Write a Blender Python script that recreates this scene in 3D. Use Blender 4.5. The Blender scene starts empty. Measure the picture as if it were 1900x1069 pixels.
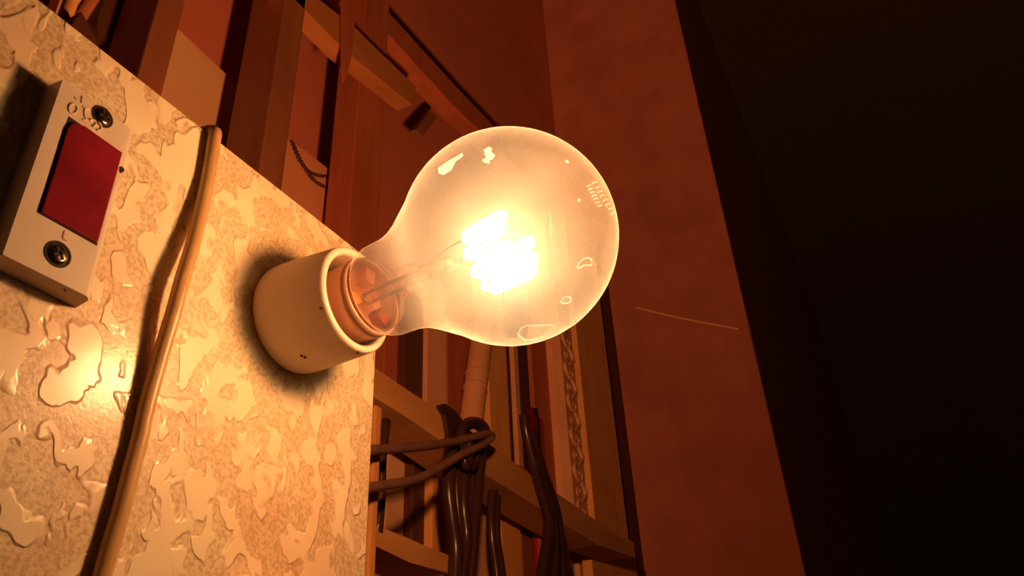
import bpy, bmesh, math, random
from mathutils import Vector, Matrix, Quaternion
random.seed(7)
S = bpy.context.scene
COL = S.collection
PI = math.pi

# ------------------------------------------------------------------ camera, world, exposure
# world axes: X along the board into the depth of the room, Y from the camera towards the wall, Z up
FPX = 1465.085
AU = Vector((0.45635415, 0.44079063, 0.77294535))      # camera-space direction of world X
AV = Vector((-0.0457051, -0.85591589, 0.51509129))     # camera-space direction of world Z
AN = Vector((0.88862362, -0.27039159, -0.37045439))    # camera-space direction of world -Y
CAM = Vector((0.0, 0.0, 1.45))
cd = bpy.data.cameras.new('camera')
cam = bpy.data.objects.new('camera', cd)
COL.objects.link(cam)
right = Vector((AU.x, -AN.x, AV.x)); down = Vector((AU.y, -AN.y, AV.y)); fwd = Vector((AU.z, -AN.z, AV.z))
cam.matrix_world = Matrix(((right.x, -down.x, -fwd.x, CAM.x), (right.y, -down.y, -fwd.y, CAM.y),
                           (right.z, -down.z, -fwd.z, CAM.z), (0, 0, 0, 1)))
cd.sensor_width = 36.0
cd.lens = 36.0 * FPX / 1900.0
cd.clip_start = 0.005
S.camera = cam
w = bpy.data.worlds.new('world'); S.world = w; w.use_nodes = True
w.node_tree.nodes['Background'].inputs[0].default_value = (0.9, 0.40, 0.16, 1)
w.node_tree.nodes['Background'].inputs[1].default_value = 0.006
S.view_settings.view_transform = 'Standard'
S.view_settings.look = 'None'
S.view_settings.gamma = 1
S.view_settings.use_curve_mapping = False
S.view_settings.exposure = 0.0
LAMP_COL = (1.0, 0.39, 0.128)
CORE_COL = (1.0, 0.40, 0.12)
LAMP_FAR = 33.0      # share that reaches far
LAMP_LIN = 2.6       # slow fall-off share
LAMP_QUAD = 0.14     # inverse-square share
LAMP_RADIUS = 0.0075


def at(x, y, Y):
    """the point where the sight line through a pixel meets the plane Y metres towards the wall"""
    c = Vector(((x - 950) / FPX, (y - 534.5) / FPX, 1))
    d = Vector((c.dot(AU), -c.dot(AN), c.dot(AV)))
    return CAM + d * (Y / d.y)


def atx(x, y, X):
    c = Vector(((x - 950) / FPX, (y - 534.5) / FPX, 1))
    d = Vector((c.dot(AU), -c.dot(AN), c.dot(AV)))
    return CAM + d * (X / d.x)


# ------------------------------------------------------------------ materials
def srgb(r, g, b):
    f = lambda c: (c / 255 / 12.92) if c / 255 <= 0.04045 else ((c / 255 + 0.055) / 1.055) ** 2.4
    return (f(r), f(g), f(b), 1)


def mat(name, base, rough=0.6, metal=0.0, spec=0.4, var=None, vscale=30.0, stretch=(1, 1, 1), bump=0.0, bscale=200.0):
    m = bpy.data.materials.new(name); m.use_nodes = True
    nt = m.node_tree; b = nt.nodes['Principled BSDF']
    b.inputs['Base Color'].default_value = (*base[:3], 1)
    b.inputs['Roughness'].default_value = rough
    b.inputs['Metallic'].default_value = metal
    b.inputs['Specular IOR Level'].default_value = spec
    if var or bump:
        tc = nt.nodes.new('ShaderNodeTexCoord'); mp = nt.nodes.new('ShaderNodeMapping')
        mp.inputs['Scale'].default_value = stretch
        nt.links.new(tc.outputs['Object'], mp.inputs['Vector'])
    if var:
        n = nt.nodes.new('ShaderNodeTexNoise'); n.inputs['Scale'].default_value = vscale; n.inputs['Detail'].default_value = 5
        r = nt.nodes.new('ShaderNodeValToRGB')
        r.color_ramp.elements[0].position = 0.32; r.color_ramp.elements[1].position = 0.68
        r.color_ramp.elements[0].color = (*base[:3], 1); r.color_ramp.elements[1].color = (*var[:3], 1)
        nt.links.new(mp.outputs[0], n.inputs['Vector']); nt.links.new(n.outputs['Fac'], r.inputs[0])
        nt.links.new(r.outputs[0], b.inputs['Base Color'])
    if bump:
        n2 = nt.nodes.new('ShaderNodeTexNoise'); n2.inputs['Scale'].default_value = bscale; n2.inputs['Detail'].default_value = 4
        bp = nt.nodes.new('ShaderNodeBump'); bp.inputs['Strength'].default_value = bump; bp.inputs['Distance'].default_value = 0.001
        nt.links.new(mp.outputs[0], n2.inputs['Vector']); nt.links.new(n2.outputs['Fac'], bp.inputs['Height'])
        nt.links.new(bp.outputs[0], b.inputs['Normal'])
    return m


def laminate_material():
    m = bpy.data.materials.new('embossed cream laminate'); m.use_nodes = True
    nt = m.node_tree; N = nt.nodes.new; L = nt.links.new
    b = nt.nodes['Principled BSDF']
    tc = N('ShaderNodeTexCoord')
    mp = N('ShaderNodeMapping'); mp.inputs['Scale'].default_value = (1.0, 1.0, 0.72); mp.inputs['Rotation'].default_value = (0, 0.25, 0)
    L(tc.outputs['Object'], mp.inputs['Vector'])
    isl = N('ShaderNodeTexNoise'); isl.inputs['Scale'].default_value = 150; isl.inputs['Detail'].default_value = 1.9
    isl.inputs['Roughness'].default_value = 0.45; isl.inputs['Distortion'].default_value = 0.5
    L(mp.outputs[0], isl.inputs['Vector'])
    ri = N('ShaderNodeValToRGB')
    ri.color_ramp.elements[0].position = 0.508; ri.color_ramp.elements[1].position = 0.556
    L(isl.outputs['Fac'], ri.inputs[0])
    gr = N('ShaderNodeTexNoise'); gr.inputs['Scale'].default_value = 1300; gr.inputs['Detail'].default_value = 5
    L(tc.outputs['Object'], gr.inputs['Vector'])
    inv = N('ShaderNodeMath'); inv.operation = 'SUBTRACT'; inv.inputs[0].default_value = 1.0
    L(ri.outputs[0], inv.inputs[1])
    g2 = N('ShaderNodeMath'); g2.operation = 'MULTIPLY'; L(gr.outputs['Fac'], g2.inputs[0]); L(inv.outputs[0], g2.inputs[1])
    g3 = N('ShaderNodeMath'); g3.operation = 'MULTIPLY'; g3.inputs[1].default_value = 0.24; L(g2.outputs[0], g3.inputs[0])
    h = N('ShaderNodeMath'); h.operation = 'ADD'; L(ri.outputs[0], h.inputs[0]); L(g3.outputs[0], h.inputs[1])
    bp = N('ShaderNodeBump'); bp.inputs['Strength'].default_value = 0.8; bp.inputs['Distance'].default_value = 0.00042
    L(h.outputs[0], bp.inputs['Height']); L(bp.outputs[0], b.inputs['Normal'])
    # colour: cream with slow brown ageing, grounds between the islands a touch darker
    ag = N('ShaderNodeTexNoise'); ag.inputs['Scale'].default_value = 22; ag.inputs['Detail'].default_value = 3
    L(tc.outputs['Object'], ag.inputs['Vector'])
    ra = N('ShaderNodeValToRGB')
    ra.color_ramp.elements[0].position = 0.36; ra.color_ramp.elements[0].color = (0.88, 0.67, 0.46, 1)
    ra.color_ramp.elements[1].position = 0.58; ra.color_ramp.elements[1].color = (0.93, 0.84, 0.62, 1)
    L(ag.outputs['Fac'], ra.inputs[0])
    sp = N('ShaderNodeTexNoise'); sp.inputs['Scale'].default_value = 900; sp.inputs['Detail'].default_value = 3
    L(tc.outputs['Object'], sp.inputs['Vector'])
    rs = N('ShaderNodeValToRGB')
    rs.color_ramp.elements[0].position = 0.36; rs.color_ramp.elements[0].color = (0.66, 0.57, 0.46, 1)
    rs.color_ramp.elements[1].position = 0.58; rs.color_ramp.elements[1].color = (0.92, 0.89, 0.85, 1)
    L(sp.outputs['Fac'], rs.inputs[0])
    mxs = N('ShaderNodeMix'); mxs.data_type = 'RGBA'
    L(ri.outputs[0], mxs.inputs[0]); L(rs.outputs[0], mxs.inputs[6]); mxs.inputs[7].default_value = (1.04, 1.04, 1.04, 1)
    mul = N('ShaderNodeMix'); mul.data_type = 'RGBA'; mul.blend_type = 'MULTIPLY'; mul.inputs[0].default_value = 1
    L(ra.outputs[0], mul.inputs[6]); L(mxs.outputs[2], mul.inputs[7])
    L(mul.outputs[2], b.inputs['Base Color'])
    rr = N('ShaderNodeMapRange'); rr.inputs['To Min'].default_value = 0.46; rr.inputs['To Max'].default_value = 0.37
    L(ri.outputs[0], rr.inputs[0]); L(rr.outputs[0], b.inputs['Roughness'])
    b.inputs['Specular IOR Level'].default_value = 0.6
    b.inputs['Coat Weight'].default_value = 0.5; b.inputs['Coat Roughness'].default_value = 0.17
    bc = N('ShaderNodeBump'); bc.inputs['Strength'].default_value = 0.35; bc.inputs['Distance'].default_value = 0.0004
    L(h.outputs[0], bc.inputs['Height']); L(bc.outputs[0], b.inputs['Coat Normal'])
    return m


def glass_material(name, dust=0.2, glossy=0.08, edge=0.5, bloom_vol=0.0, tint=(1, 0.96, 0.9)):
    """thin clear glass under a film of dust; optional scatter volume inside in place of lens bloom"""
    m = bpy.data.materials.new(name); m.use_nodes = True
    nt = m.node_tree; N = nt.nodes.new; L = nt.links.new
    nt.nodes.remove(nt.nodes['Principled BSDF'])
    out = nt.nodes['Material Output']
    tr = N('ShaderNodeBsdfTransparent'); tr.inputs[0].default_value = (*tint, 1)
    tl = N('ShaderNodeBsdfTranslucent'); tl.inputs[0].default_value = (0.9, 0.86, 0.8, 1)
    df = N('ShaderNodeBsdfDiffuse'); df.inputs[0].default_value = (0.9, 0.86, 0.8, 1)
    film = N('ShaderNodeMixShader'); film.inputs[0].default_value = 0.4
    L(tl.outputs[0], film.inputs[1]); L(df.outputs[0], film.inputs[2])
    gl = N('ShaderNodeBsdfGlossy'); gl.inputs['Roughness'].default_value = 0.06
    tc = N('ShaderNodeTexCoord')
    n = N('ShaderNodeTexNoise'); n.inputs['Scale'].default_value = 55; n.inputs['Detail'].default_value = 6; n.inputs['Roughness'].default_value = 0.62
    L(tc.outputs['Object'], n.inputs['Vector'])
    mr = N('ShaderNodeMapRange'); mr.inputs['From Min'].default_value = 0.33; mr.inputs['From Max'].default_value = 0.68
    mr.inputs['To Min'].default_value = dust * 0.25; mr.inputs['To Max'].default_value = dust * 1.4
    L(n.outputs['Fac'], mr.inputs[0])
    # specks of grit
    v = N('ShaderNodeTexVoronoi'); v.inputs['Scale'].default_value = 240; v.inputs['Randomness'].default_value = 1
    L(tc.outputs['Object'], v.inputs['Vector'])
    sep = N('ShaderNodeSeparateColor'); L(v.outputs['Color'], sep.inputs[0])
    thr = N('ShaderNodeMath'); thr.operation = 'MULTIPLY'; L(sep.outputs[0], thr.inputs[0]); thr.inputs[1].default_value = 0.2
    lt = N('ShaderNodeMath'); lt.operation = 'LESS_THAN'; L(v.outputs['Distance'], lt.inputs[0]); L(thr.outputs[0], lt.inputs[1])
    gt = N('ShaderNodeMath'); gt.operation = 'GREATER_THAN'; L(sep.outputs[1], gt.inputs[0]); gt.inputs[1].default_value = 0.72
    sm = N('ShaderNodeMath'); sm.operation = 'MULTIPLY'; L(lt.outputs[0], sm.inputs[0]); L(gt.outputs[0], sm.inputs[1])
    sk = N('ShaderNodeMath'); sk.operation = 'MULTIPLY_ADD'; L(sm.outputs[0], sk.inputs[0]); sk.inputs[1].default_value = dust * 1.6; L(mr.outputs[0], sk.inputs[2])
    # seen edge-on the film is thicker
    lw = N('ShaderNodeLayerWeight'); lw.inputs['Blend'].default_value = 0.5
    pw = N('ShaderNodeMath'); pw.operation = 'POWER'; L(lw.outputs['Facing'], pw.inputs[0]); pw.inputs[1].default_value = 5
    ed = N('ShaderNodeMath'); ed.operation = 'MULTIPLY_ADD'; ed.use_clamp = True
    L(pw.outputs[0], ed.inputs[0]); ed.inputs[1].default_value = edge; L(sk.outputs[0], ed.inputs[2])
    m1 = N('ShaderNodeMixShader'); L(ed.outputs[0], m1.inputs[0]); L(tr.outputs[0], m1.inputs[1]); L(film.outputs[0], m1.inputs[2])
    fr = N('ShaderNodeFresnel'); fr.inputs['IOR'].default_value = 1.3
    fm = N('ShaderNodeMath'); fm.operation = 'MULTIPLY'; L(fr.outputs[0], fm.inputs[0]); fm.inputs[1].default_value = glossy / 0.08
    fm.use_clamp = True
    m2 = N('ShaderNodeMixShader'); L(fm.outputs[0], m2.inputs[0]); L(m1.outputs[0], m2.inputs[1]); L(gl.outputs[0], m2.inputs[2])
    L(m2.outputs[0], out.inputs['Surface'])
    if bloom_vol:
        vs = N('ShaderNodeVolumeScatter'); vs.inputs['Color'].default_value = (1, 0.97, 0.93, 1); vs.inputs['Density'].default_value = bloom_vol  # added scattering spreads the lamp's light the way lens glare does
        vs.inputs['Anisotropy'].default_value = 0.0
        L(vs.outputs[0], out.inputs['Volume'])
    return m


M = {}
M['laminate'] = laminate_material()
M['core'] = mat('board core', (0.55, 0.36, 0.20), 0.8, var=(0.42, 0.26, 0.13), vscale=300)
M['plastic'] = mat('aged white plastic', (0.78, 0.66, 0.55), 0.34, spec=0.5, bump=0.05, bscale=150)
M['holder'] = mat('cream bakelite', (0.84, 0.70, 0.58), 0.42, spec=0.45, var=(0.78, 0.60, 0.47), vscale=60, bump=0.04, bscale=150)
M['holder_in'] = mat('bakelite inside', (0.45, 0.26, 0.17), 0.6)
M['cap'] = mat('dull brass cap', (0.70, 0.42, 0.30), 0.42, metal=0.35, var=(0.60, 0.34, 0.24), vscale=90)
M['cap_in'] = mat('lamplit cap inside', (0.95, 0.33, 0.10), 0.45)  # brighter orange than the cap brass: lamplight put into the colour
M['red'] = mat('red translucent lens', (0.3, 0.018, 0.032), 0.2, spec=0.6, var=(0.17, 0.01, 0.02), vscale=60, bump=0.25, bscale=45)
M['steel'] = mat('tarnished screw', (0.55, 0.44, 0.30), 0.22, metal=1.0)
M['slot'] = mat('dark recess', (0.035, 0.02, 0.012), 0.8)
M['wire'] = mat('beige pvc wire', (0.66, 0.42, 0.17), 0.32, spec=0.5, var=(0.60, 0.36, 0.14), vscale=80)
M['glass'] = glass_material('dusty bulb glass', dust=0.075, glossy=0.012, edge=0.5, bloom_vol=5.2)
M['clear'] = glass_material('clear stem glass', dust=0.13, glossy=0.14, edge=0.9)  # film on the stem is white fill that makes its edges look lit
M['lead'] = mat('thin lead wire', (0.28, 0.17, 0.10), 0.35, metal=0.8)
M['etch'] = bpy.data.materials.new('pale residue on glass'); M['etch'].use_nodes = True
_t = M['etch'].node_tree; _t.nodes.remove(_t.nodes['Principled BSDF'])
_a = _t.nodes.new('ShaderNodeBsdfTranslucent'); _b = _t.nodes.new('ShaderNodeBsdfTransparent'); _m = _t.nodes.new('ShaderNodeMixShader')
_a.inputs[0].default_value = (0.95, 0.9, 0.8, 1); _m.inputs[0].default_value = 0.42
_t.links.new(_b.outputs[0], _m.inputs[1]); _t.links.new(_a.outputs[0], _m.inputs[2]); _t.links.new(_m.outputs[0], _t.nodes['Material Output'].inputs[0])
M['pine'] = mat('planed pale timber', (0.78, 0.38, 0.13), 0.6, var=(0.66, 0.29, 0.095), vscale=14, stretch=(6, 6, 1.2), bump=0.2, bscale=120)
M['pine_h'] = mat('planed pale timber lengthwise', (0.66, 0.32, 0.11), 0.6, var=(0.55, 0.24, 0.08), vscale=14, stretch=(1.2, 6, 6), bump=0.2, bscale=120)
M['redwood'] = mat('reddish timber', (0.46, 0.125, 0.06), 0.6, var=(0.36, 0.09, 0.04), vscale=12, stretch=(6, 6, 1), bump=0.2, bscale=120)
M['brown'] = mat('brown stained timber', (0.3, 0.105, 0.048), 0.55, var=(0.23, 0.075, 0.035), vscale=12, stretch=(6, 6, 1), bump=0.15, bscale=120)
M['dark'] = mat('dark timber', (0.1, 0.03, 0.017), 0.6, var=(0.075, 0.022, 0.012), vscale=12, stretch=(6, 6, 1))
M['tan'] = mat('tan board', (0.7, 0.36, 0.2), 0.65, var=(0.6, 0.29, 0.16), vscale=18, bump=0.1, bscale=100)
M['card'] = mat('pale card', (0.66, 0.38, 0.22), 0.7, var=(0.58, 0.31, 0.17), vscale=12)
M['cloth'] = mat('pale pinkish board', (0.64, 0.27, 0.16), 0.75, var=(0.58, 0.23, 0.13), vscale=14)
M['black'] = mat('brown black rubber', (0.055, 0.024, 0.018), 0.35, spec=0.5)
M['cable'] = mat('dark brown cable', (0.055, 0.022, 0.017), 0.28, spec=0.5)
M['tie'] = mat('grey brown cord', (0.26, 0.125, 0.09), 0.5, var=(0.17, 0.08, 0.055), vscale=120, bump=0.3, bscale=300)
M['dimpine'] = mat('dull red brown timber', (.50, .185, .065), 0.65, var=(.40, .14, .045), vscale=12, stretch=(1.2, 6, 6), bump=0.2, bscale=120)
M['redpole'] = mat('red plastic', (0.34, 0.018, 0.012), 0.45)
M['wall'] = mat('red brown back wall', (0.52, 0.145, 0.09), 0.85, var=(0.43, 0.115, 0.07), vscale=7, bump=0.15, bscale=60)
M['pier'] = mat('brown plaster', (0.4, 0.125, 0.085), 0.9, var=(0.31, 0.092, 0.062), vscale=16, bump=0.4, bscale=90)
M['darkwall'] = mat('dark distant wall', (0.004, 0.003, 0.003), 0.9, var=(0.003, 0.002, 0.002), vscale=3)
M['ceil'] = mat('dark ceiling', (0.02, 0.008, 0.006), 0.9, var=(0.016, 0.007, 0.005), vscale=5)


def filament_material():
    m = bpy.data.materials.new('glowing filament'); m.use_nodes = True
    nt = m.node_tree; nt.nodes.remove(nt.nodes['Principled BSDF'])
    e = nt.nodes.new('ShaderNodeEmission'); e.inputs[0].default_value = (1, 0.62, 0.30, 1); e.inputs[1].default_value = 60
    nt.links.new(e.outputs[0], nt.nodes['Material Output'].inputs[0])
    m.cycles.emission_sampling = 'NONE'
    return m


M['filament'] = filament_material()

# ------------------------------------------------------------------ mesh helpers


def obj(name, bm, material, parent=None, smooth=False, kind=None):
    me = bpy.data.meshes.new(name)
    bmesh.ops.recalc_face_normals(bm, faces=bm.faces)
    bm.to_mesh(me); bm.free()
    me.materials.append(material)
    if smooth:
        for p in me.polygons: p.use_smooth = True
    o = bpy.data.objects.new(name, me); COL.objects.link(o)
    if parent is not None:
        o.parent = parent
        o.matrix_parent_inverse = parent.matrix_world.inverted()
    if kind: o['kind'] = kind
    return o


def thing(name, label, cat, loc=(0, 0, 0), group=None):
    o = bpy.data.objects.new(name, None); COL.objects.link(o)
    o.location = loc; o.matrix_world = Matrix.Translation(Vector(loc)); o.empty_display_size = 0.01
    o['label'] = label; o['category'] = cat
    if group: o['group'] = group
    return o


def tag(o, label, cat, group=None):
    o['label'] = label; o['category'] = cat
    if group: o['group'] = group
    return o


def bevel(bm, w_, seg=2, edges=None):
    bmesh.ops.bevel(bm, geom=list(edges or bm.edges), offset=w_, segments=seg, profile=0.6, affect='EDGES', clamp_overlap=True)


def add_box(bm, x0, x1, y0, y1, z0, z1):
    vs = [bm.verts.new((x, y, z)) for x in (x0, x1) for y in (y0, y1) for z in (z0, z1)]
    for f in ((0, 1, 3, 2), (4, 6, 7, 5), (0, 4, 5, 1), (2, 3, 7, 6), (0, 2, 6, 4), (1, 5, 7, 3)):
        bm.faces.new([vs[i] for i in f])


def box_bm(x0, x1, y0, y1, z0, z1, bev=0.0, seg=2):
    bm = bmesh.new(); add_box(bm, x0, x1, y0, y1, z0, z1)
    if bev: bevel(bm, bev, seg)
    return bm


def prism_bm(pts, depth, bev=0.0, seg=2, direction=Vector((0, 1, 0))):
    """outline of world points pushed back by depth"""
    bm = bmesh.new()
    a = [bm.verts.new(p) for p in pts]; b = [bm.verts.new(p + direction * depth) for p in pts]
    bm.faces.new(a); bm.faces.new(b[::-1])
    n = len(a)
    for i in range(n):
        bm.faces.new((a[i], b[i], b[(i + 1) % n], a[(i + 1) % n]))
    if bev: bevel(bm, bev, seg)
    return bm


def rounded(pts, which, r, seg=5):
    out = []
    n = len(pts)
    for i, p in enumerate(pts):
        if i not in which: out.append(p); continue
        a = (pts[i - 1] - p); b = (pts[(i + 1) % n] - p)
        ra = min(r, a.length * 0.45); rb = min(r, b.length * 0.45)
        p0 = p + a.normalized() * ra; p1 = p + b.normalized() * rb
        for k in range(seg + 1):
            t = k / seg
            out.append(p0 * (1 - t) ** 2 + p * 2 * t * (1 - t) + p1 * t * t)
    return out


def smooth_path(pts, n=8):
    P = [Vector(p) for p in pts]; out = []
    for i in range(len(P) - 1):
        p0 = P[i - 1] if i else P[0] * 2 - P[1]
        p1, p2 = P[i], P[i + 1]
        p3 = P[i + 2] if i + 2 < len(P) else P[-1] * 2 - P[-2]
        for k in range(n):
            t = k / n
            out.append(0.5 * (2 * p1 + (p2 - p0) * t + (2 * p0 - 5 * p1 + 4 * p2 - p3) * t * t + (3 * p1 - p0 - 3 * p2 + p3) * t ** 3))
    out.append(P[-1].copy())
    return out


def add_tube(bm, path, rad, sides=10, squash=1.0):
    """rad: number or function of 0..1"""
    n = len(path); rings = []
    t0 = (path[1] - path[0]).normalized()
    ref = Vector((0, 1, 0)) if abs(t0.y) < 0.9 else Vector((0, 0, 1))
    for i, p in enumerate(path):
        t = (path[min(i + 1, n - 1)] - path[max(i - 1, 0)]).normalized()
        s = t.cross(ref)
        if s.length < 1e-6: s = t.orthogonal()
        s.normalize(); q = s.cross(t); ref = q
        r = rad(i / (n - 1)) if callable(rad) else rad
        rings.append([bm.verts.new(p + s * (math.cos(2 * PI * k / sides) * r) + q * (math.sin(2 * PI * k / sides) * r * squash)) for k in range(sides)])
    for a, b in zip(rings, rings[1:]):
        for k in range(sides):
            bm.faces.new((a[k], a[(k + 1) % sides], b[(k + 1) % sides], b[k]))
    bm.faces.new(rings[0][::-1]); bm.faces.new(rings[-1])


def tube_bm(pts, rad, sides=10, n=8, squash=1.0):
    bm = bmesh.new(); add_tube(bm, smooth_path(pts, n) if n > 1 else [Vector(p) for p in pts], rad, sides, squash)
    return bm


def frame(axis):
    a = Vector(axis).normalized(); s = a.cross(Vector((0, 0, 1))).normalized()
    return a, s, a.cross(s).normalized()


def lathe_bm(origin, axis, profile, seg=48, close=False):
    """profile: (distance along axis, radius) pairs"""
    bm = bmesh.new(); o = Vector(origin); a, s, t = frame(axis); rings = []
    for d, r in profile:
        if r < 1e-6: rings.append([bm.verts.new(o + a * d)])
        else: rings.append([bm.verts.new(o + a * d + s * (r * math.cos(2 * PI * k / seg)) + t * (r * math.sin(2 * PI * k / seg))) for k in range(seg)])
    pairs = list(zip(rings, rings[1:]))
    if close: pairs.append((rings[-1], rings[0]))
    for A, B in pairs:
        for k in range(seg):
            k2 = (k + 1) % seg
            if len(A) == 1 and len(B) == 1: continue
            if len(A) == 1: bm.faces.new((A[0], B[k2], B[k]))
            elif len(B) == 1: bm.faces.new((A[k], A[k2], B[0]))
            else: bm.faces.new((A[k], A[k2], B[k2], B[k]))
    return bm


# ------------------------------------------------------------------ the setting
YW = 0.36          # back wall
XP = 0.95          # face of the brown pier
ZC = 3.0


def struct(name, bm, m):
    o = obj(name, bm, m); o['kind'] = 'structure'; return o


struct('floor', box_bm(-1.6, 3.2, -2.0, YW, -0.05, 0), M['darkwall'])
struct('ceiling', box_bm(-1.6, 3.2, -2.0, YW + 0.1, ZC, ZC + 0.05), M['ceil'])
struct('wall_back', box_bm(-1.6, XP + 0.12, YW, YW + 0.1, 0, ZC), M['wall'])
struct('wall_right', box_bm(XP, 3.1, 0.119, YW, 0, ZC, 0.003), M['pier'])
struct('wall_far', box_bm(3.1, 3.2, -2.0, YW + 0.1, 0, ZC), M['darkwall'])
# thin ledge line on the pier and two pipes of the dark opening beyond it
p, q = atx(1180, 571, XP - 0.004), atx(1372, 611, XP - 0.004)
tag(obj('string', tube_bm([p, (p + q) / 2 - Vector((0, 0, 0.002)), q], 0.0016, 6, 6), M['tan']), 'thin pale string stretched slantwise across the brown wall pier', 'string')

# ------------------------------------------------------------------ switchboard
YB = 0.1575
BX0, BX1 = -0.32, 0.2104
BZ0, BZ1 = CAM.z - 0.30, CAM.z + 0.1672
sb = thing('switchboard', 'cream embossed laminate board carrying the bulb holder and indicator lamp', 'board', (0.1, YB, CAM.z))
bm = box_bm(BX0, BX1, YB, YB + 0.0012, BZ0, BZ1)
obj('laminate_face', bm, M['laminate'], sb)
bm = box_bm(BX0 + .0005, BX1 - .0006, YB + 0.0012, YB + 0.0085, BZ0, BZ1 - .0006)
obj('board_core', bm, M['core'], sb)['label'] = 'raw brown core behind the laminate'

# ------------------------------------------------------------------ lamp holder
HX, HZ = 0.1648, CAM.z + 0.1223
HH = YB - 0.1308
lh = thing('lamp_holder', 'round cream bulb holder fixed near the corner of the laminate board', 'lamp holder', (HX, YB, HZ))
R0 = 0.0168
prof = [(0.0, 0.0), (0.0, R0 - 0.0012), (0.0008, R0 - 0.0002), (0.0022, R0 + 0.0006), (0.005, R0 + 0.0009), (0.010, R0 + 0.0008), (HH - 0.0015, R0), (HH - 0.0004, R0 - 0.0002), (HH, R0 - 0.0008),
        (HH, R0 - 0.0018), (HH - 0.0004, R0 - 0.0024), (HH - 0.0015, R0 - 0.0026), (0.008, R0 - 0.0028), (0.008, 0.0)]
obj('holder_shell', lathe_bm((HX, YB, HZ), (0, -1, 0), prof, 64), M['holder'], lh, True)
obj('holder_base', lathe_bm((HX, YB - 0.008, HZ), (0, -1, 0), [(0, 0), (0, R0 - 0.0030), (0.0015, R0 - 0.0030), (0.0015, 0.0)], 48), M['holder_in'], lh)
for s in (-1, 1):
    obj('contact_pin', lathe_bm((HX + s * 0.0035, YB - 0.0095, HZ), (0, -1, 0), [(0, 0), (0, 0.0018), (0.0025, 0.0018), (0.0032, 0.0012), (0.0032, 0)], 16), M['cap'], lh, True)
# chips and grime on the shell
for (x, y) in ((560, 659), (566, 662), (596, 572), (664, 647)):
    for yy in range(1):
        a = Vector((HX, 0, HZ))
        c = Vector(((x - 950) / FPX, (y - 534.5) / FPX, 1)); d = Vector((c.dot(AU), -c.dot(AN), c.dot(AV)))
        best = None
        for k in range(400):
            P = CAM + d * (0.19 + k * 0.0002)
            if (Vector((P.x, 0, P.z)) - a).length < R0 + 0.0006 and YB - HH < P.y < YB:
                best = P; break
        if best:
            nrm = (Vector((best.x, 0, best.z)) - a).normalized()
            obj('chip', lathe_bm(Vector((HX, best.y, HZ)) + nrm * (R0 + 0.0004), nrm, [(0.0, 0.0005), (0.0006, 0.00035), (0.0007, 0)], 8), M['slot'], lh)

# ------------------------------------------------------------------ bulb
GC = Vector((0.1623, 0.0778, CAM.z + 0.1246))          # centre of the globe
NK = Vector((0.1651, 0.1243, CAM.z + 0.1221))          # end of the neck
AX = (GC - NK).normalized()
LN = (GC - NK).length
GR = 0.0301
lb = thing('light_bulb', 'lit clear glass bulb with dusty pear shaped globe screwed in the cream holder', 'bulb', NK)
prof = [(-0.0004, 0.0108), (0.0000, 0.0121), (0.0012, 0.0134), (0.0035, 0.0141), (0.006, 0.01425), (0.010, 0.0144), (0.014, 0.0153), (0.018, 0.0172)]
for k in range(0, 41):
    th = math.radians(131 - 131 * k / 40)
    prof.append((LN + GR * math.cos(th), max(GR * math.sin(th), 0)))
prof = [p_ for i, p_ in enumerate(prof)]
prof.insert(0, (-0.0080, 0.0)); prof.insert(1, (-0.0078, 0.0104))
gl = obj('glass_globe', lathe_bm(NK, AX, prof, 96), M['glass'], lb, True)
# cap: open brass cup below the neck
cp = [(-0.0015, 0.0112), (-0.0012, 0.0124), (-0.004, 0.0124), (-0.013, 0.0118), (-0.0175, 0.0115), (-0.0185, 0.0100), (-0.0185, 0.0), ]
obj('bulb_cap', lathe_bm(NK, AX, cp, 48), M['cap'], lb, True)
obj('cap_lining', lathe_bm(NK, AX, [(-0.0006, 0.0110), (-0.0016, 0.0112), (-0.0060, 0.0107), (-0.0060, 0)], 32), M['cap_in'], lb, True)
a_, s_, t_ = frame(AX)
for s in (-1, 1):
    obj('bayonet_pin', lathe_bm(NK + a_ * -0.011 + s_ * (s * 0.0116), s_ * s, [(0, 0), (0, 0.001), (0.0022, 0.001), (0.0025, 0.0007), (0.0025, 0)], 12), M['cap'], lb, True)
for k in range(3):
    an = 0.5 + k * 2 * PI / 3
    d_ = s_ * math.cos(an) + t_ * math.sin(an); e_ = a_.cross(d_)
    q_ = [NK + a_ * -0.0022 + d_ * 0.0050 - e_ * 0.0016, NK + a_ * -0.0022 + d_ * 0.0104 - e_ * 0.0024, NK + a_ * -0.0022 + d_ * 0.0104 + e_ * 0.0024, NK + a_ * -0.0022 + d_ * 0.0050 + e_ * 0.0016]
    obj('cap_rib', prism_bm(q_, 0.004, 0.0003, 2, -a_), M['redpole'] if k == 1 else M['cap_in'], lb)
# stem: flared foot, tube, pinch
st = [(0.0003, 0.0113), (0.0014, 0.0112), (0.003, 0.0102), (0.0048, 0.0078), (0.0068, 0.0056), (0.0095, 0.0046), (0.0125, 0.0043), (0.0138, 0.0050), (0.0150, 0.0047), (0.0162, 0.0030), (0.0195, 0.0023), (0.0220, 0.0017), (0.0245, 0.0014), (0.0262, 0.0021), (0.0275, 0.0016), (0.0282, 0.0)]
obj('glass_stem', lathe_bm(NK, AX, st, 40), M['clear'], lb, True)
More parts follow.
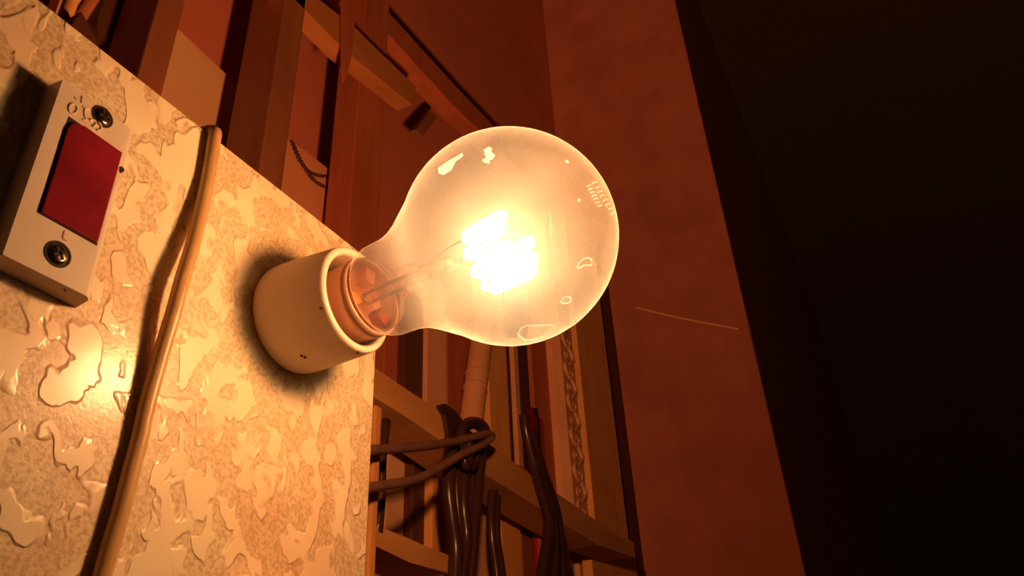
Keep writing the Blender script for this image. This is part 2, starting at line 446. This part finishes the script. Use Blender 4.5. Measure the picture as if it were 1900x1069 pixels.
# inner tube of the stem
obj('exhaust_tube', lathe_bm(NK, AX, [(-0.004, 0.0), (-0.004, 0.0021), (0.0125, 0.0021), (0.0128, 0.0)], 20), M['clear'], lb, True)
for dd, rr, tt in ((0.0128, 0.0021, 0.0026), (0.0172, 0.0017, 0.0010), (0.0232, 0.0013, 0.0004)):
    bm = bmesh.new(); bmesh.ops.create_uvsphere(bm, u_segments=16, v_segments=10, radius=rr, matrix=Matrix.Translation(NK + a_ * dd + t_ * tt))
    obj('glass_seal', bm, M['clear'], lb, True)
# lead wires, support hooks and coiled filament
FC = NK + a_ * (LN - 0.003) + Vector((0, 0, -0.0032))         # centre of the filament
F1, F2 = FC + s_ * 0.0095 - a_ * 0.0015, FC - s_ * 0.0095 - a_ * 0.0015
obj('lead_wire', tube_bm([NK + a_ * -0.003 + s_ * 0.0022, NK + a_ * 0.012 + s_ * 0.0018, NK + a_ * 0.020 + s_ * 0.0030, NK + a_ * 0.033 + s_ * 0.0065, F1], 0.00022, 6), M['lead'], lb, True)
obj('lead_wire', tube_bm([NK + a_ * -0.003 - s_ * 0.0022, NK + a_ * 0.012 - s_ * 0.0018, NK + a_ * 0.020 - s_ * 0.0030, NK + a_ * 0.033 - s_ * 0.0065, F2], 0.00022, 6), M['lead'], lb, True)
top = NK + a_ * 0.0272
for ang in (0.4, 2.2, 3.6, 5.3):
    e = FC + s_ * (0.006 * math.cos(ang)) + t_ * (0.003 * math.sin(ang)) - a_ * 0.001
    obj('support_wire', tube_bm([top, top * 0.6 + e * 0.4 + t_ * 0.001, e], 0.00014, 5), M['lead'], lb, True)
coil = []
n_turn = 80
zig = []
for k in range(17):
    an = math.radians(-50 + 280 * k / 16)
    zig.append(FC + s_ * (0.0088 * math.cos(an)) + t_ * (0.0088 * math.sin(an)) + a_ * (0.0048 if k % 2 else -0.0048))
zig[0] = F1; zig[-1] = F2
base = smooth_path(zig, 30)
for i, p_ in enumerate(base):
    ph = 2 * PI * n_turn * i / (len(base) - 1)
    coil.append(p_ + t_ * (0.0021 * math.cos(ph)) + a_ * (0.0021 * math.sin(ph)))
bm = bmesh.new(); add_tube(bm, coil, 0.0005, 4)  # coil thickened past real size to imitate the blown-out glare
obj('filament', bm, M['filament'], lb)
# worn print, flakes and smears on the camera side of the globe


def on_globe(x, y, lift=0.00005):
    c_ = Vector(((x - 950) / FPX, (y - 534.5) / FPX, 1))
    d_ = Vector((c_.dot(AU), -c_.dot(AN), c_.dot(AV))).normalized()
    oc = CAM - GC; bq = oc.dot(d_); disc = bq * bq - oc.length_squared + GR * GR
    P_ = CAM + d_ * (-bq - math.sqrt(max(disc, 0)))
    return P_ + (P_ - GC).normalized() * lift


def mark(name, pts_, r, steps=4, closed=False):
    q_ = smooth_path([on_globe(x, y) for x, y in (pts_ + [pts_[0]] if closed else pts_)], steps)
    bm_ = bmesh.new(); add_tube(bm_, q_, r, 5, 0.3); return obj(name, bm_, M['etch'], lb, True)


def flake(pts_):
    mid = on_globe(sum(x for x, y in pts_) / len(pts_), sum(y for x, y in pts_) / len(pts_), 0.00012)
    bm_ = bmesh.new(); c_ = bm_.verts.new(mid); r_ = [bm_.verts.new(on_globe(x, y, 0.00008)) for x, y in pts_]
    for i in range(len(r_)): bm_.faces.new((c_, r_[i], r_[(i + 1) % len(r_)]))
    return obj('paint_flake', bm_, M['etch'], lb)


flake([(907, 272), (913, 276), (912, 283), (919, 288), (914, 296), (906, 299), (909, 304), (900, 303), (894, 298), (903, 293), (898, 286), (902, 281), (897, 279)])
flake([(1048, 296), (1053, 298), (1056, 302), (1051, 303), (1049, 301)])
flake([(1073, 368), (1077, 371), (1075, 375), (1071, 373)])
flake([(813, 312), (830, 300), (848, 290), (858, 284), (860, 290), (846, 300), (838, 316), (824, 325), (814, 322)])
mark('water_stain', [(961, 620), (968, 608), (985, 604), (1005, 603), (1028, 604), (1020, 612), (1010, 622), (990, 629), (972, 630)], 0.00022, 4, True)
mark('water_stain', [(1071, 494), (1078, 484), (1088, 478), (1097, 482), (1096, 492), (1084, 492), (1074, 497)], 0.00016, 4, True)
mark('water_stain', [(1040, 560), (1048, 551), (1058, 552), (1056, 561), (1046, 563)], 0.00014, 4, True)
mark('scratch', [(724, 458), (727, 447), (731, 434)], 0.00018)
mark('scratch', [(831, 512), (836, 522), (840, 534)], 0.00014)
mark('scratch', [(1018, 395), (1022, 408), (1020, 425), (1024, 440)], 0.0002)
random.seed(3)
for row, (xa, ya, xb, yb) in enumerate(((1092, 345, 1116, 388), (1103, 340, 1137, 396))):
    for k in range(7 + row):
        f_ = k / 7
        cx_, cy_ = xa + (xb - xa) * f_, ya + (yb - ya) * f_
        h_ = 4.5
        mark('etched_stroke', [(cx_ - h_, cy_ + 1.5), (cx_, cy_ - random.random() * 2), (cx_ + h_, cy_ - 1.5)], 0.00011, 3)
        if k % 2: mark('etched_stroke', [(cx_ - h_ * .8, cy_ + 1.5), (cx_ - h_ * .4, cy_ + 5.5)], 0.00011, 2)

# the lamp itself
ld = bpy.data.lights.new('lamp_glow', 'POINT'); ld.color = LAMP_COL; ld.energy = 1.0; ld.shadow_soft_size = LAMP_RADIUS
ld.use_nodes = True
nt = ld.node_tree
em = nt.nodes.get('Emission') or nt.nodes.new('ShaderNodeEmission')
out = nt.nodes.get('Light Output') or nt.nodes.new('ShaderNodeOutputLight')
fo = nt.nodes.new('ShaderNodeLightFalloff'); fo.inputs['Strength'].default_value = LAMP_LIN
fc = nt.nodes.new('ShaderNodeLightFalloff'); fc.inputs['Strength'].default_value = LAMP_FAR
ad = nt.nodes.new('ShaderNodeMath'); ad.operation = 'ADD'
nt.links.new(fo.outputs['Linear'], ad.inputs[0]); nt.links.new(fc.outputs['Constant'], ad.inputs[1]); nt.links.new(ad.outputs[0], em.inputs['Strength'])
ld.color = (1, 1, 1); em.inputs['Color'].default_value = (*LAMP_COL, 1)
e2 = nt.nodes.new('ShaderNodeEmission'); e2.inputs['Color'].default_value = (*CORE_COL, 1); e2.inputs['Strength'].default_value = LAMP_QUAD
sh = nt.nodes.new('ShaderNodeAddShader')
nt.links.new(em.outputs[0], sh.inputs[0]); nt.links.new(e2.outputs[0], sh.inputs[1]); nt.links.new(sh.outputs[0], out.inputs[0])
lo = bpy.data.objects.new('lamp_glow', ld); COL.objects.link(lo); lo.location = FC
lo.parent = lb; lo.matrix_parent_inverse = lb.matrix_world.inverted()

# ------------------------------------------------------------------ indicator lamp
IT = 0.0062
YI = YB - IT
il = thing('indicator_lamp', 'white plastic indicator plate with red lens and two screws on the laminate board', 'indicator', (0.085, YB, CAM.z + .12))
c1, c2, c3, c4 = at(121, 149, YI), at(254, 249, YI), at(166, 553, YI), at(0, 469, YI)
x0, x1 = (c1.x + c4.x) / 2, (c2.x + c3.x) / 2
z1, z0 = (c1.z + c2.z) / 2, (c3.z + c4.z) / 2
W_, H_ = x1 - x0, z1 - z0
bm = bmesh.new()
add_box(bm, x0, x1, YI, YB, z0, z1)
# draft: the foot is a little wider on the free sides, and the long right edge is generously rounded
for v_ in bm.verts:
    if v_.co.y > YI + 0.001:
        v_.co.x += -0.0004 if v_.co.x < (x0 + x1) / 2 else 0.0008
        v_.co.z += -0.0002 if v_.co.z < (z0 + z1) / 2 else 0.0002
rt = [e for e in bm.edges if all(abs(v_.co.y - YI) < 1e-5 and v_.co.x > (x0 + x1) / 2 for v_ in e.verts)]
bevel(bm, 0.0022, 5, rt)
ot = [e for e in bm.edges if all(abs(v_.co.y - YI) < 1e-4 for v_ in e.verts) and e.calc_length() > 0.004]
bevel(bm, 0.0007, 2, ot)
plate = obj('plate', bm, M['plastic'], il)
for p_ in plate.data.polygons: p_.use_smooth = False
l1, l2, l3, l4 = at(127, 222, YI), at(225, 281, YI), at(178, 452, YI), at(74, 396, YI)
lx0, lx1 = (l1.x + l4.x) / 2, (l2.x + l3.x) / 2
lz1, lz0 = (l1.z + l2.z) / 2, (l3.z + l4.z) / 2
obj('lens_gap_shade', box_bm(lx0 - 0.0004, lx1 + 0.0003, YI - 0.0001, YI + 0.001, lz0 - 0.0003, lz1 + 0.0003), M['slot'], il)['label'] = 'dark slab painted as the shaded gap around the red lens'  # dark slab: shade of the recess put into its colour
lp = [Vector((lx0, YI - 0.0007, lz0)), Vector((lx1, YI - 0.0007, lz0)), Vector((lx1, YI - 0.0007, lz1)), Vector((lx0, YI - 0.0007, lz1))]
bm = prism_bm(rounded(lp, {3}, 0.0035, 6), 0.0020, 0.0005, 3)
obj('red_lens', bm, M['red'], il)['label'] = 'glossy dark red lens'


def screw(px, py, r, sl):
    c = at(px, py, YI)
    rg = obj('screw_hole', lathe_bm(c + Vector((0, 0.0004, 0)), (0, -1, 0), [(0, 0), (0, r), (0.0006, r), (0.0006, r * 0.86), (0.00045, r * 0.84), (0.00045, 0)], 28), M['slot'], il)
    hd = obj('screw_head', lathe_bm(c + Vector((0, 0.0002, 0)), (0, -1, 0), [(0, r * 0.8), (0.0005, r * 0.78), (0.0009, r * 0.55), (0.0011, r * 0.25), (0.0011, 0)], 28), M['steel'], rg, True)
    for an in (sl, sl + PI / 2):
        bm_ = bmesh.new(); d_ = Vector((math.cos(an), 0, math.sin(an))) * r * 0.5; e_ = Vector((-math.sin(an), 0, math.cos(an))) * r * 0.11
        q_ = c + Vector((0, -0.00095, 0))
        pts_ = [q_ - d_ - e_, q_ + d_ - e_, q_ + d_ + e_, q_ - d_ + e_]
        m_ = prism_bm(pts_, 0.0004); obj('screw_slot', m_, M['slot'], rg)


screw(107, 472, 0.00315, 0.7)
screw(190, 217, 0.0029, 0.4)


def raised(pts, r, name='raised_mark'):
    path = smooth_path([at(x, y, YI + 0.00005) for x, y in pts], 6)
    bm_ = bmesh.new(); add_tube(bm_, path, r, 6); obj(name, bm_, M['plastic'], il, True)


ring = [(135 + 8 * math.cos(k * PI / 5), 202 + 9 * math.sin(k * PI / 5)) for k in range(11)]
raised(ring, 0.00035)
raised([(138, 180), (142, 187)], 0.0003)
raised([(152, 179), (151, 192)], 0.0003)
raised([(157, 200), (156, 214), (159, 223), (153, 222)], 0.00032)
raised([(166, 222), (175, 224), (177, 231), (171, 236)], 0.00035)
raised([(181, 226), (187, 234), (186, 241), (178, 242)], 0.00035)
raised([(152, 198), (165, 202)], 0.0003)
for k, (x, y, r) in enumerate(((226, 314, 0.0008), (224, 318, 0.0005), (121, 538, 0.0004))):
    cc = at(x, y, YI - 0.00002)
    obj('paint_fleck', lathe_bm(cc, (0, -1, 0), [(0, r), (0.0001, r * 0.8), (0.0001, 0)], 8), M['slot'], il)
obj('hairline_mark', tube_bm([at(120, 428, YI), at(117, 437, YI), at(117, 443, YI), at(123, 447, YI)], 0.0002, 5, 4), M['card'], il)['label'] = 'brown hairline crack under the lens'

# top edge of another plate at the bottom of the frame
c = at(446, 1066, YB - 0.004)
sp = thing('socket_plate', 'white socket plate of which only the top edge shows low on the laminate board', 'socket', (c.x, YB, c.z - .04))
obj('plate', box_bm(c.x, c.x + 0.034, YB - 0.004, YB, c.z - 0.07, c.z, 0.0008), M['plastic'], sp)

# ------------------------------------------------------------------ wire over the board edge
WR = 0.0020
wp = []
for (x, y, lift) in ((397, 262, 0.0022), (391, 300, 0.0021), (383, 345, 0.0022), (371, 400, 0.0030), (356, 460, 0.0042), (338, 520, 0.0050), (322, 580, 0.0046), (304, 640, 0.0034), (287, 700, 0.0026), (271, 760, 0.0023), (259, 815, 0.0022), (243, 875, 0.0022), (224, 950, 0.0023), (203, 1020, 0.0023), (188, 1075, 0.0023), (172, 1130, 0.0023)):
    wp.append(at(x, y, YB - lift))
t0 = wp[0]
over = [Vector((t0.x + 0.001, YB + 0.022, BZ1 - 0.02)), Vector((t0.x + 0.0006, YB + 0.0125, BZ1 - 0.004)), Vector((t0.x + 0.0003, YB + 0.009, BZ1 + 0.0015)), Vector((t0.x, YB + 0.0035, BZ1 + 0.0022)), Vector((t0.x, YB - 0.0015, BZ1 + 0.0006))]
last = wp[-1]
tag(obj('electric_wire', tube_bm(over + wp + [last + Vector((-0.004, 0, -0.04))], WR, 16, 6), M['wire'], None, True), 'beige round wire looped over the top edge of the laminate board', 'wire')

# ------------------------------------------------------------------ timber rack behind the board
YR = 0.24
rack = thing('timber_rack', 'rough timber rack of uprights and slanting rails behind the board', 'rack', (0.3, YR, 0))


def post(xl, xr, yref, Y, depth, m, z0_=0.0, z1_=ZC, name='upright', parent=rack):
    a = at(xl, yref, Y); b = at(xr, yref, Y)
    return obj(name, box_bm(a.x, b.x, Y, Y + depth, z0_, z1_, 0.0012), m, parent)


def rail(pxs, Y, depth, m, name='rail', parent=rack, bev=0.0012):
    return obj(name, prism_bm([at(x, y, Y) for x, y in pxs], depth, bev), m, parent)


post(274, 326, 75, 0.262, 0.030, M['brown'])
post(514, 556, 100, 0.262, 0.030, M['brown'])
post(652, 706, 350, 0.285, 0.022, M['redwood'], z0_=0)
rail([(640, 640), (700, 686), (770, 733), (838, 776), (905, 822), (1000, 892), (1100, 962), (1176, 1012), (1176, 1034), (1110, 1012), (1000, 943), (905, 884), (838, 834), (770, 784), (700, 741), (640, 700)], YR, 0.030, M['pine_h'])
rail([(600, 940), (690, 972), (760, 1000), (835, 1030), (836, 1066), (760, 1044), (690, 1010), (600, 974)], YR - 0.006, 0.030, M['pine_h'])
rail([(500, -85), (578, -12), (660, 52), (772, 160), (765, 196), (640, 94), (560, 12), (470, -75)], 0.262, 0.014, M['dimpine'])
rail([(560, -130), (700, 0), (850, 165), (990, 310), (975, 325), (842, 196), (688, 28), (548, -104)], 0.30, 0.02, M['redwood'])
post(693, 706, 850, YR - 0.02, 0.020, M['pine'], z0_=0, z1_=CAM.z + 0.155)

# ------------------------------------------------------------------ boards and planks stacked upright behind the rails


def plank(name, label, cat, xl, xr, yref, Y, depth, m, ytop=None, lean=0.0, group='planks stacked upright behind the rails', z0_=0.0):
    a = at(xl, yref, Y); b = at(xr, yref, Y)
    zt = at((xl + xr) / 2, ytop, Y).z if ytop is not None else CAM.z + 0.62
    bm_ = bmesh.new(); add_box(bm_, a.x, b.x, Y, Y + depth, z0_, zt)
    for v_ in bm_.verts:
        v_.co.x += lean * (v_.co.z - a.z)
    bevel(bm_, 0.001, 2)
    return tag(obj(name, bm_, m), label, cat, group)


plank('timber_plank', 'dull brown plank close behind the edge of the laminate board', 'plank', 712, 745, 700, 0.33, 0.012, M['redwood'], 560)
plank('timber_plank', 'dark narrow plank between two brown ones above the upper rail', 'plank', 752, 791, 700, 0.322, 0.012, M['dark'], 540)
plank('timber_plank', 'pale smooth plank above the dark rubber strap', 'plank', 792, 829, 700, 0.318, 0.014, M['tan'], 520)
plank('timber_plank', 'reddish plank behind the slanting pale pipe', 'plank', 830, 874, 700, 0.335, 0.012, M['redwood'], 520)
plank('timber_plank', 'clean orange brown plank running below the bulb past the rail', 'plank', 909, 944, 750, 0.300, 0.016, M['pine'], 430)
plank('timber_plank', 'dark brown plank to the side of the clean orange one', 'plank', 945, 984, 750, 0.306, 0.014, M['dark'], 470)
plank('timber_plank', 'reddish brown flat plank with a red lower end beside it', 'plank', 992, 1034, 750, 0.312, 0.012, M['redwood'], 440)
plank('timber_plank', 'narrow tan plank next to the carved moulding', 'plank', 1036, 1056, 700, 0.300, 0.014, M['tan'], 440)
plank('timber_plank', 'wide ochre plank reaching down past the end of the rail', 'plank', 1083, 1137, 750, 0.285, 0.018, M['pine'], 470)
plank('timber_plank', 'dark strip added as the shadow in the gap before the brown wall pier', 'plank', 1139, 1192, 750, 0.30, 0.014, M['dark'], 560)  # dark board added in place of the shadow beside the pier
# narrow sliver and the strips seen under the rail
plank('thin_batten', 'thin pale batten leaning between two dark planks', 'batten', 963, 972, 850, 0.2985, 0.005, M['tan'], 640, group='thin battens')
plank('thin_batten', 'thin pale batten low beside the red pole', 'batten', 1040, 1058, 1000, 0.288, 0.006, M['pine'], 930, group='thin battens')
plank('timber_plank', 'yellowish batten standing by the cable bundle under the rail', 'plank', 802, 826, 930, 0.272, 0.008, M['pine'], 800)
plank('timber_plank', 'pale smooth board low between the two rails', 'plank', 716, 764, 930, 0.285, 0.010, M['card'], 830)
plank('timber_plank', 'dark strip beside the pale low board', 'plank', 766, 798, 940, 0.278, 0.008, M['dark'], 740)
plank('timber_plank', 'pale narrow board glimpsed between the hanging cables', 'plank', 880, 908, 960, 0.292, 0.008, M['card'], 850)
plank('timber_plank', 'ochre board standing below the rail between two cable hanks', 'plank', 930, 965, 960, 0.282, 0.012, M['pine'], 860)
plank('timber_plank', 'dull brown board beside the red pole', 'plank', 966, 986, 960, 0.287, 0.010, M['brown'], 870)
plank('timber_plank', 'broad ochre board below the end of the rail', 'plank', 1098, 1180, 1040, 0.2725, 0.010, M['pine'], 985)

# red pole
a = at(998, 960, 0.279); b = at(1000, 1200, 0.279)
tag(obj('red_pole', tube_bm([Vector((a.x, a.y, 0)), Vector((a.x, a.y, a.z - .02)), a, a + Vector((0, 0, 0.022))], lambda t: 0.006 if t < 0.97 else 0.004, 14, 4), M['redpole'], None, True), 'red plastic pole standing under the rail behind dark cables', 'pole')
a = at(1006, 880, 0.306); 
tag(obj('red_strip', box_bm(a.x - 0.007, a.x + 0.007, 0.3045, 0.3085, 0.0, at(1005, 780, 0.306).z, 0.001), M['redpole']), 'narrow red strip on the face of the reddish plank', 'strip')

# carved moulding
cm = thing('carved_moulding', 'carved leaf moulding strip standing between tan and ochre planks', 'moulding', (0.5, 0.29, 0))
a = at(1058, 850, 0.29); b = at(1082, 850, 0.29)
obj('moulding_back', box_bm(a.x, b.x, 0.29, 0.300, 0, at(1065, 560, 0.29).z, 0.001), M['tan'], cm)
cx = (a.x + b.x) / 2; hw = (b.x - a.x) / 2
za, zb = at(1072, 960, 0.29).z, at(1065, 640, 0.29).z
k = 0; z = za
while z < zb:
    sgn = 1 if k % 2 else -1
    pts = [Vector((cx + sgn * hw * 0.8 * math.sin(t * PI) * (1 - 0.3 * t), 0.2895, z + 0.022 * t)) for t in [i / 6 for i in range(7)]]
    obj('carved_leaf', tube_bm(pts, lambda t: 0.0016 + 0.0012 * math.sin(t * PI), 8, 3), M['tan'], cm, True)
    pts = [Vector((cx - sgn * hw * 0.3 + sgn * 0.004 * math.cos(t * 5), 0.2895, z + 0.008 + 0.004 * math.sin(t * 5))) for t in [i / 6 for i in range(7)]]
    obj('carved_scroll', tube_bm(pts, 0.0012, 6, 3), M['tan'], cm, True)
    z += 0.019; k += 1

# pale pipe that leans
a, b = at(897, 600, 0.296), at(872, 800, 0.296)
d = (b - a)
b2 = b + d * 1.3
pp = thing('grey_pipe', 'pale round pipe leaning behind the dark strap and cord', 'pipe', tuple(b2))
obj('pipe_body', tube_bm([a - d * 0.3, a, b, b2], 0.0098, 20, 3), M['tan'], pp, True)
for tt in (0.50, 0.62):
    c = a + d * tt
    obj('pipe_ring', lathe_bm(c, d, [(0, 0.0097), (0, 0.0103), (0.0014, 0.0103), (0.0014, 0.0097)], 20, True), M['card'], pp, True)

# ------------------------------------------------------------------ sheets at the top left
pts = [at(x, y, 0.315) for x, y in ((150, -110), (318, 42), (471, 186), (474, 215), (430, 286), (395, 360), (200, 330), (90, 60))]
tag(obj('card_sheet', prism_bm(rounded(pts, {2, 3}, 0.012), 0.010, 0.0008), M['card'], None), 'pale tan card sheet with a rounded corner behind the first upright', 'sheet')
pts = [at(x, y, 0.315) for x, y in ((505, 235), (543, 264), (566, 280), (600, 306), (640, 338), (644, 352), (636, 395), (628, 436), (646, 446), (660, 500), (560, 520), (470, 330))]
tag(obj('pink_sheet', prism_bm(rounded(pts, {4}, 0.004), 0.010, 0.0008), M['cloth'], None), 'pale pinkish board corner with a bead string draped over it', 'sheet')
bd = thing('bead_string', 'dark bead string draped in two loops over the pinkish board', 'beads', tuple(at(590, 330, 0.312)))
for path in ([(541, 262), (556, 298), (575, 319), (592, 326), (608, 327), (628, 322)], [(545, 268), (560, 300), (575, 325), (590, 340), (612, 350), (637, 351)]):
    P = smooth_path([at(x, y, 0.3125) for x, y in path], 10)
    bm = bmesh.new(); add_tube(bm, P, 0.0004, 5)
    for i in range(0, len(P), 2):
        bmesh.ops.create_icosphere(bm, subdivisions=1, radius=0.0011 + 0.0004 * random.random(), matrix=Matrix.Translation(P[i]))
    obj('bead_strand', bm, M['cable'], bd, True)
P = [at(x, y, 0.311) for x, y in ((618, 330), (624, 322), (636, 319), (648, 322), (652, 330))]
tag(obj('wire_ring', tube_bm(P, 0.0009, 6, 5), M['tan'], None, True), 'small pale wire loop above the corner of the pinkish board', 'ring')
# things right behind the top edge at the far left
a = at(125, 20, 0.215)
tag(obj('yellow_stick', tube_bm([a - Vector((0, 0, 0.22)), a, a + Vector((0, 0, 0.2))], 0.0024, 14, 3), M['pine'], None, True), 'round yellow stick rising behind the far end of the board', 'stick')
tag(obj('slanting_stick', tube_bm([at(128, 62, 0.25), at(145, 36, 0.25), at(170, -2, 0.25), at(205, -55, 0.25)], 0.0028, 12, 3), M['dimpine'], None, True), 'orange brown stick slanting up beside the round yellow one', 'stick')
pts = [at(x, y, 0.205) for x, y in ((151, 20), (136, 38), (128, 75), (190, 110), (178, 72), (163, 40))]
tag(obj('dark_bracket', prism_bm(pts, 0.012, 0.0006), M['dark'], None), 'dark pointed bracket peeping over the top edge of the board', 'bracket')
pts = [at(x, y, 0.297) for x, y in ((196, 0), (184, 22), (180, 46), (186, 70), (215, 110), (236, 75), (250, 40), (262, -40), (225, -40))]
tag(obj('shadow_blob', prism_bm(rounded(pts, set(range(9)), 0.006, 3), 0.016, 0.002), M['dark'], None), 'dark rounded slab added as the shadow on the card sheet by the first upright', 'shadow shape')  # dark slab in place of the shadow blob on the card
# strap hanging over the upper rail
pts = [at(x, y, 0.258) for x, y in ((636, -40), (662, -40), (659, 30), (656, 80), (650, 115), (643, 145), (638, 152), (636, 120), (636, 40))]
tag(obj('hanging_strap', prism_bm(pts, 0.002, 0.0005), M['redwood'], None), 'dark reddish strap hanging over the upper slanting rail', 'strap')
pts = [at(x, y, 0.29) for x, y in ((772, 240), (800, 207), (812, 217), (786, 254))]
tag(obj('timber_block', prism_bm(pts, 0.008, 0.001), M['brown'], None), 'small brown block below the sawn end of the upper rail', 'block')
# added red brown panel, brightens the shaded gap between the first two uprights
a, b = at(215, 60, 0.328), at(505, 60, 0.328)
tag(obj('fill_panel', box_bm(a.x - 0.03, b.x + 0.002, 0.328, 0.332, 0.0, CAM.z + 0.75, 0.0006), M['wall']), 'added red brown panel brightening the gap behind the card sheet and the first two uprights', 'panel')

# ------------------------------------------------------------------ strap, cord and cables on the lower rail
pts = [at(x, y, 0.236) for x, y in ((814, 752), (826, 748), (846, 762), (862, 782), (868, 810), (850, 850), (832, 850), (834, 800), (828, 768))]
tag(obj('rubber_strap', prism_bm(pts, 0.003, 0.0008), M['black'], None), 'curved dark rubber strap hooked over the lower rail', 'strap')

cord = [at(560, 850, 0.208), at(640, 838, 0.209), at(692, 835, 0.211), at(770, 830, 0.216), at(840, 820, 0.220), at(890, 808, 0.219), at(908, 806, 0.219), at(912, 812, 0.219),
        at(898, 824, 0.219), at(860, 842, 0.219), at(815, 868, 0.221), at(770, 890, 0.218), at(700, 903, 0.211), at(640, 912, 0.209), at(560, 920, 0.208)]
tag(obj('grey_wire', tube_bm(cord, 0.0024, 10, 8), M['tie'], None, True), 'stiff grey brown wire doubled back in front of the lower rail', 'wire')


def hank(name, label, lines, Y, r, parent_loc):
    t = thing(name, label, 'cable', tuple(parent_loc))
    for i, ln in enumerate(lines):
        P = [at(x, y, Y + (ln[2] if len(ln) > 2 else 0) + (0.004 * (i % 2))) for x, y in ln[0]]
        obj('cable_strand', tube_bm(P, r * ln[1], 8, 5), M['cable'], t, True)
    return t


hank('cable_hank', 'dark glossy cable hank tied around the lower rail under the cord', [
    ([(838, 830), (832, 900), (838, 960), (846, 1020), (842, 1100)], 1.1),
    ([(850, 828), (846, 890), (850, 960), (858, 1020), (856, 1100)], 1.0),
    ([(872, 830), (862, 880), (860, 940), (866, 1000), (858, 1060), (854, 1110)], 0.9),
    ([(884, 830), (880, 890), (878, 960), (874, 1030), (866, 1110)], 1.1),
    ([(893, 830), (890, 870), (886, 920), (880, 990), (872, 1080), (868, 1120)], 0.8)], 0.229, 0.0038, at(860, 830, 0.23))
t = thing('cable_coil', 'coil of dark cable knotted on the rail behind the cord tip', 'cable', tuple(at(882, 810, 0.226)))
for i, (rx, ry, dy) in enumerate(((22, 24, 0.0), (18, 20, 0.005), (26, 27, 0.009))):
    P = [at(878 + rx * math.cos(k * PI / 8), 808 + ry * math.sin(k * PI / 8), 0.2265 + dy * 0.6) for k in range(17)]
    obj('cable_turn', tube_bm(P, 0.0028, 8, 3), M['cable'], t, True)
for k in range(3):
    P = [at(866 + 12 * k + 5 * math.cos(a_i), 840 + 26 * math.sin(a_i), 0.222 + 0.004 * k) for a_i in [i * PI / 6 for i in range(13)]]
    obj('cable_turn', tube_bm(P, 0.0026, 8, 3), M['cable'], t, True)
hank('cable_hank', 'dark cable pair hanging below the rail beside an ochre board', [
    ([(922, 880), (912, 930), (912, 990), (920, 1050), (926, 1110)], 1.0),
    ([(930, 880), (920, 930), (920, 990), (928, 1050), (936, 1110)], 1.0)], 0.250, 0.0034, at(915, 890, 0.25))
hank('cable_hank', 'black cables draped over the rail and spreading before the red pole', [
    ([(972, 770), (976, 800), (984, 835), (994, 875), (1012, 940), (1022, 1000), (1008, 1090)], 0.9),
    ([(984, 800), (990, 825), (1002, 862), (1022, 930), (1036, 990), (1040, 1050), (1062, 1120)], 1.0),
    ([(990, 850), (1006, 900), (1020, 950), (1026, 1010), (1024, 1100)], 1.2),
    ([(1010, 880), (1030, 940), (1038, 1000), (1050, 1050), (1072, 1110)], 0.8),
    ([(1000, 870), (1016, 930), (1018, 990), (1010, 1040), (1000, 1100)], 1.0)], 0.229, 0.0044, at(1000, 860, 0.23))
hank('cable_hank', 'single dark cable dropping close beside the board edge', [
    ([(716, 780), (708, 850), (706, 920), (700, 990)], 1.0)], 0.236, 0.0028, at(708, 860, 0.236))
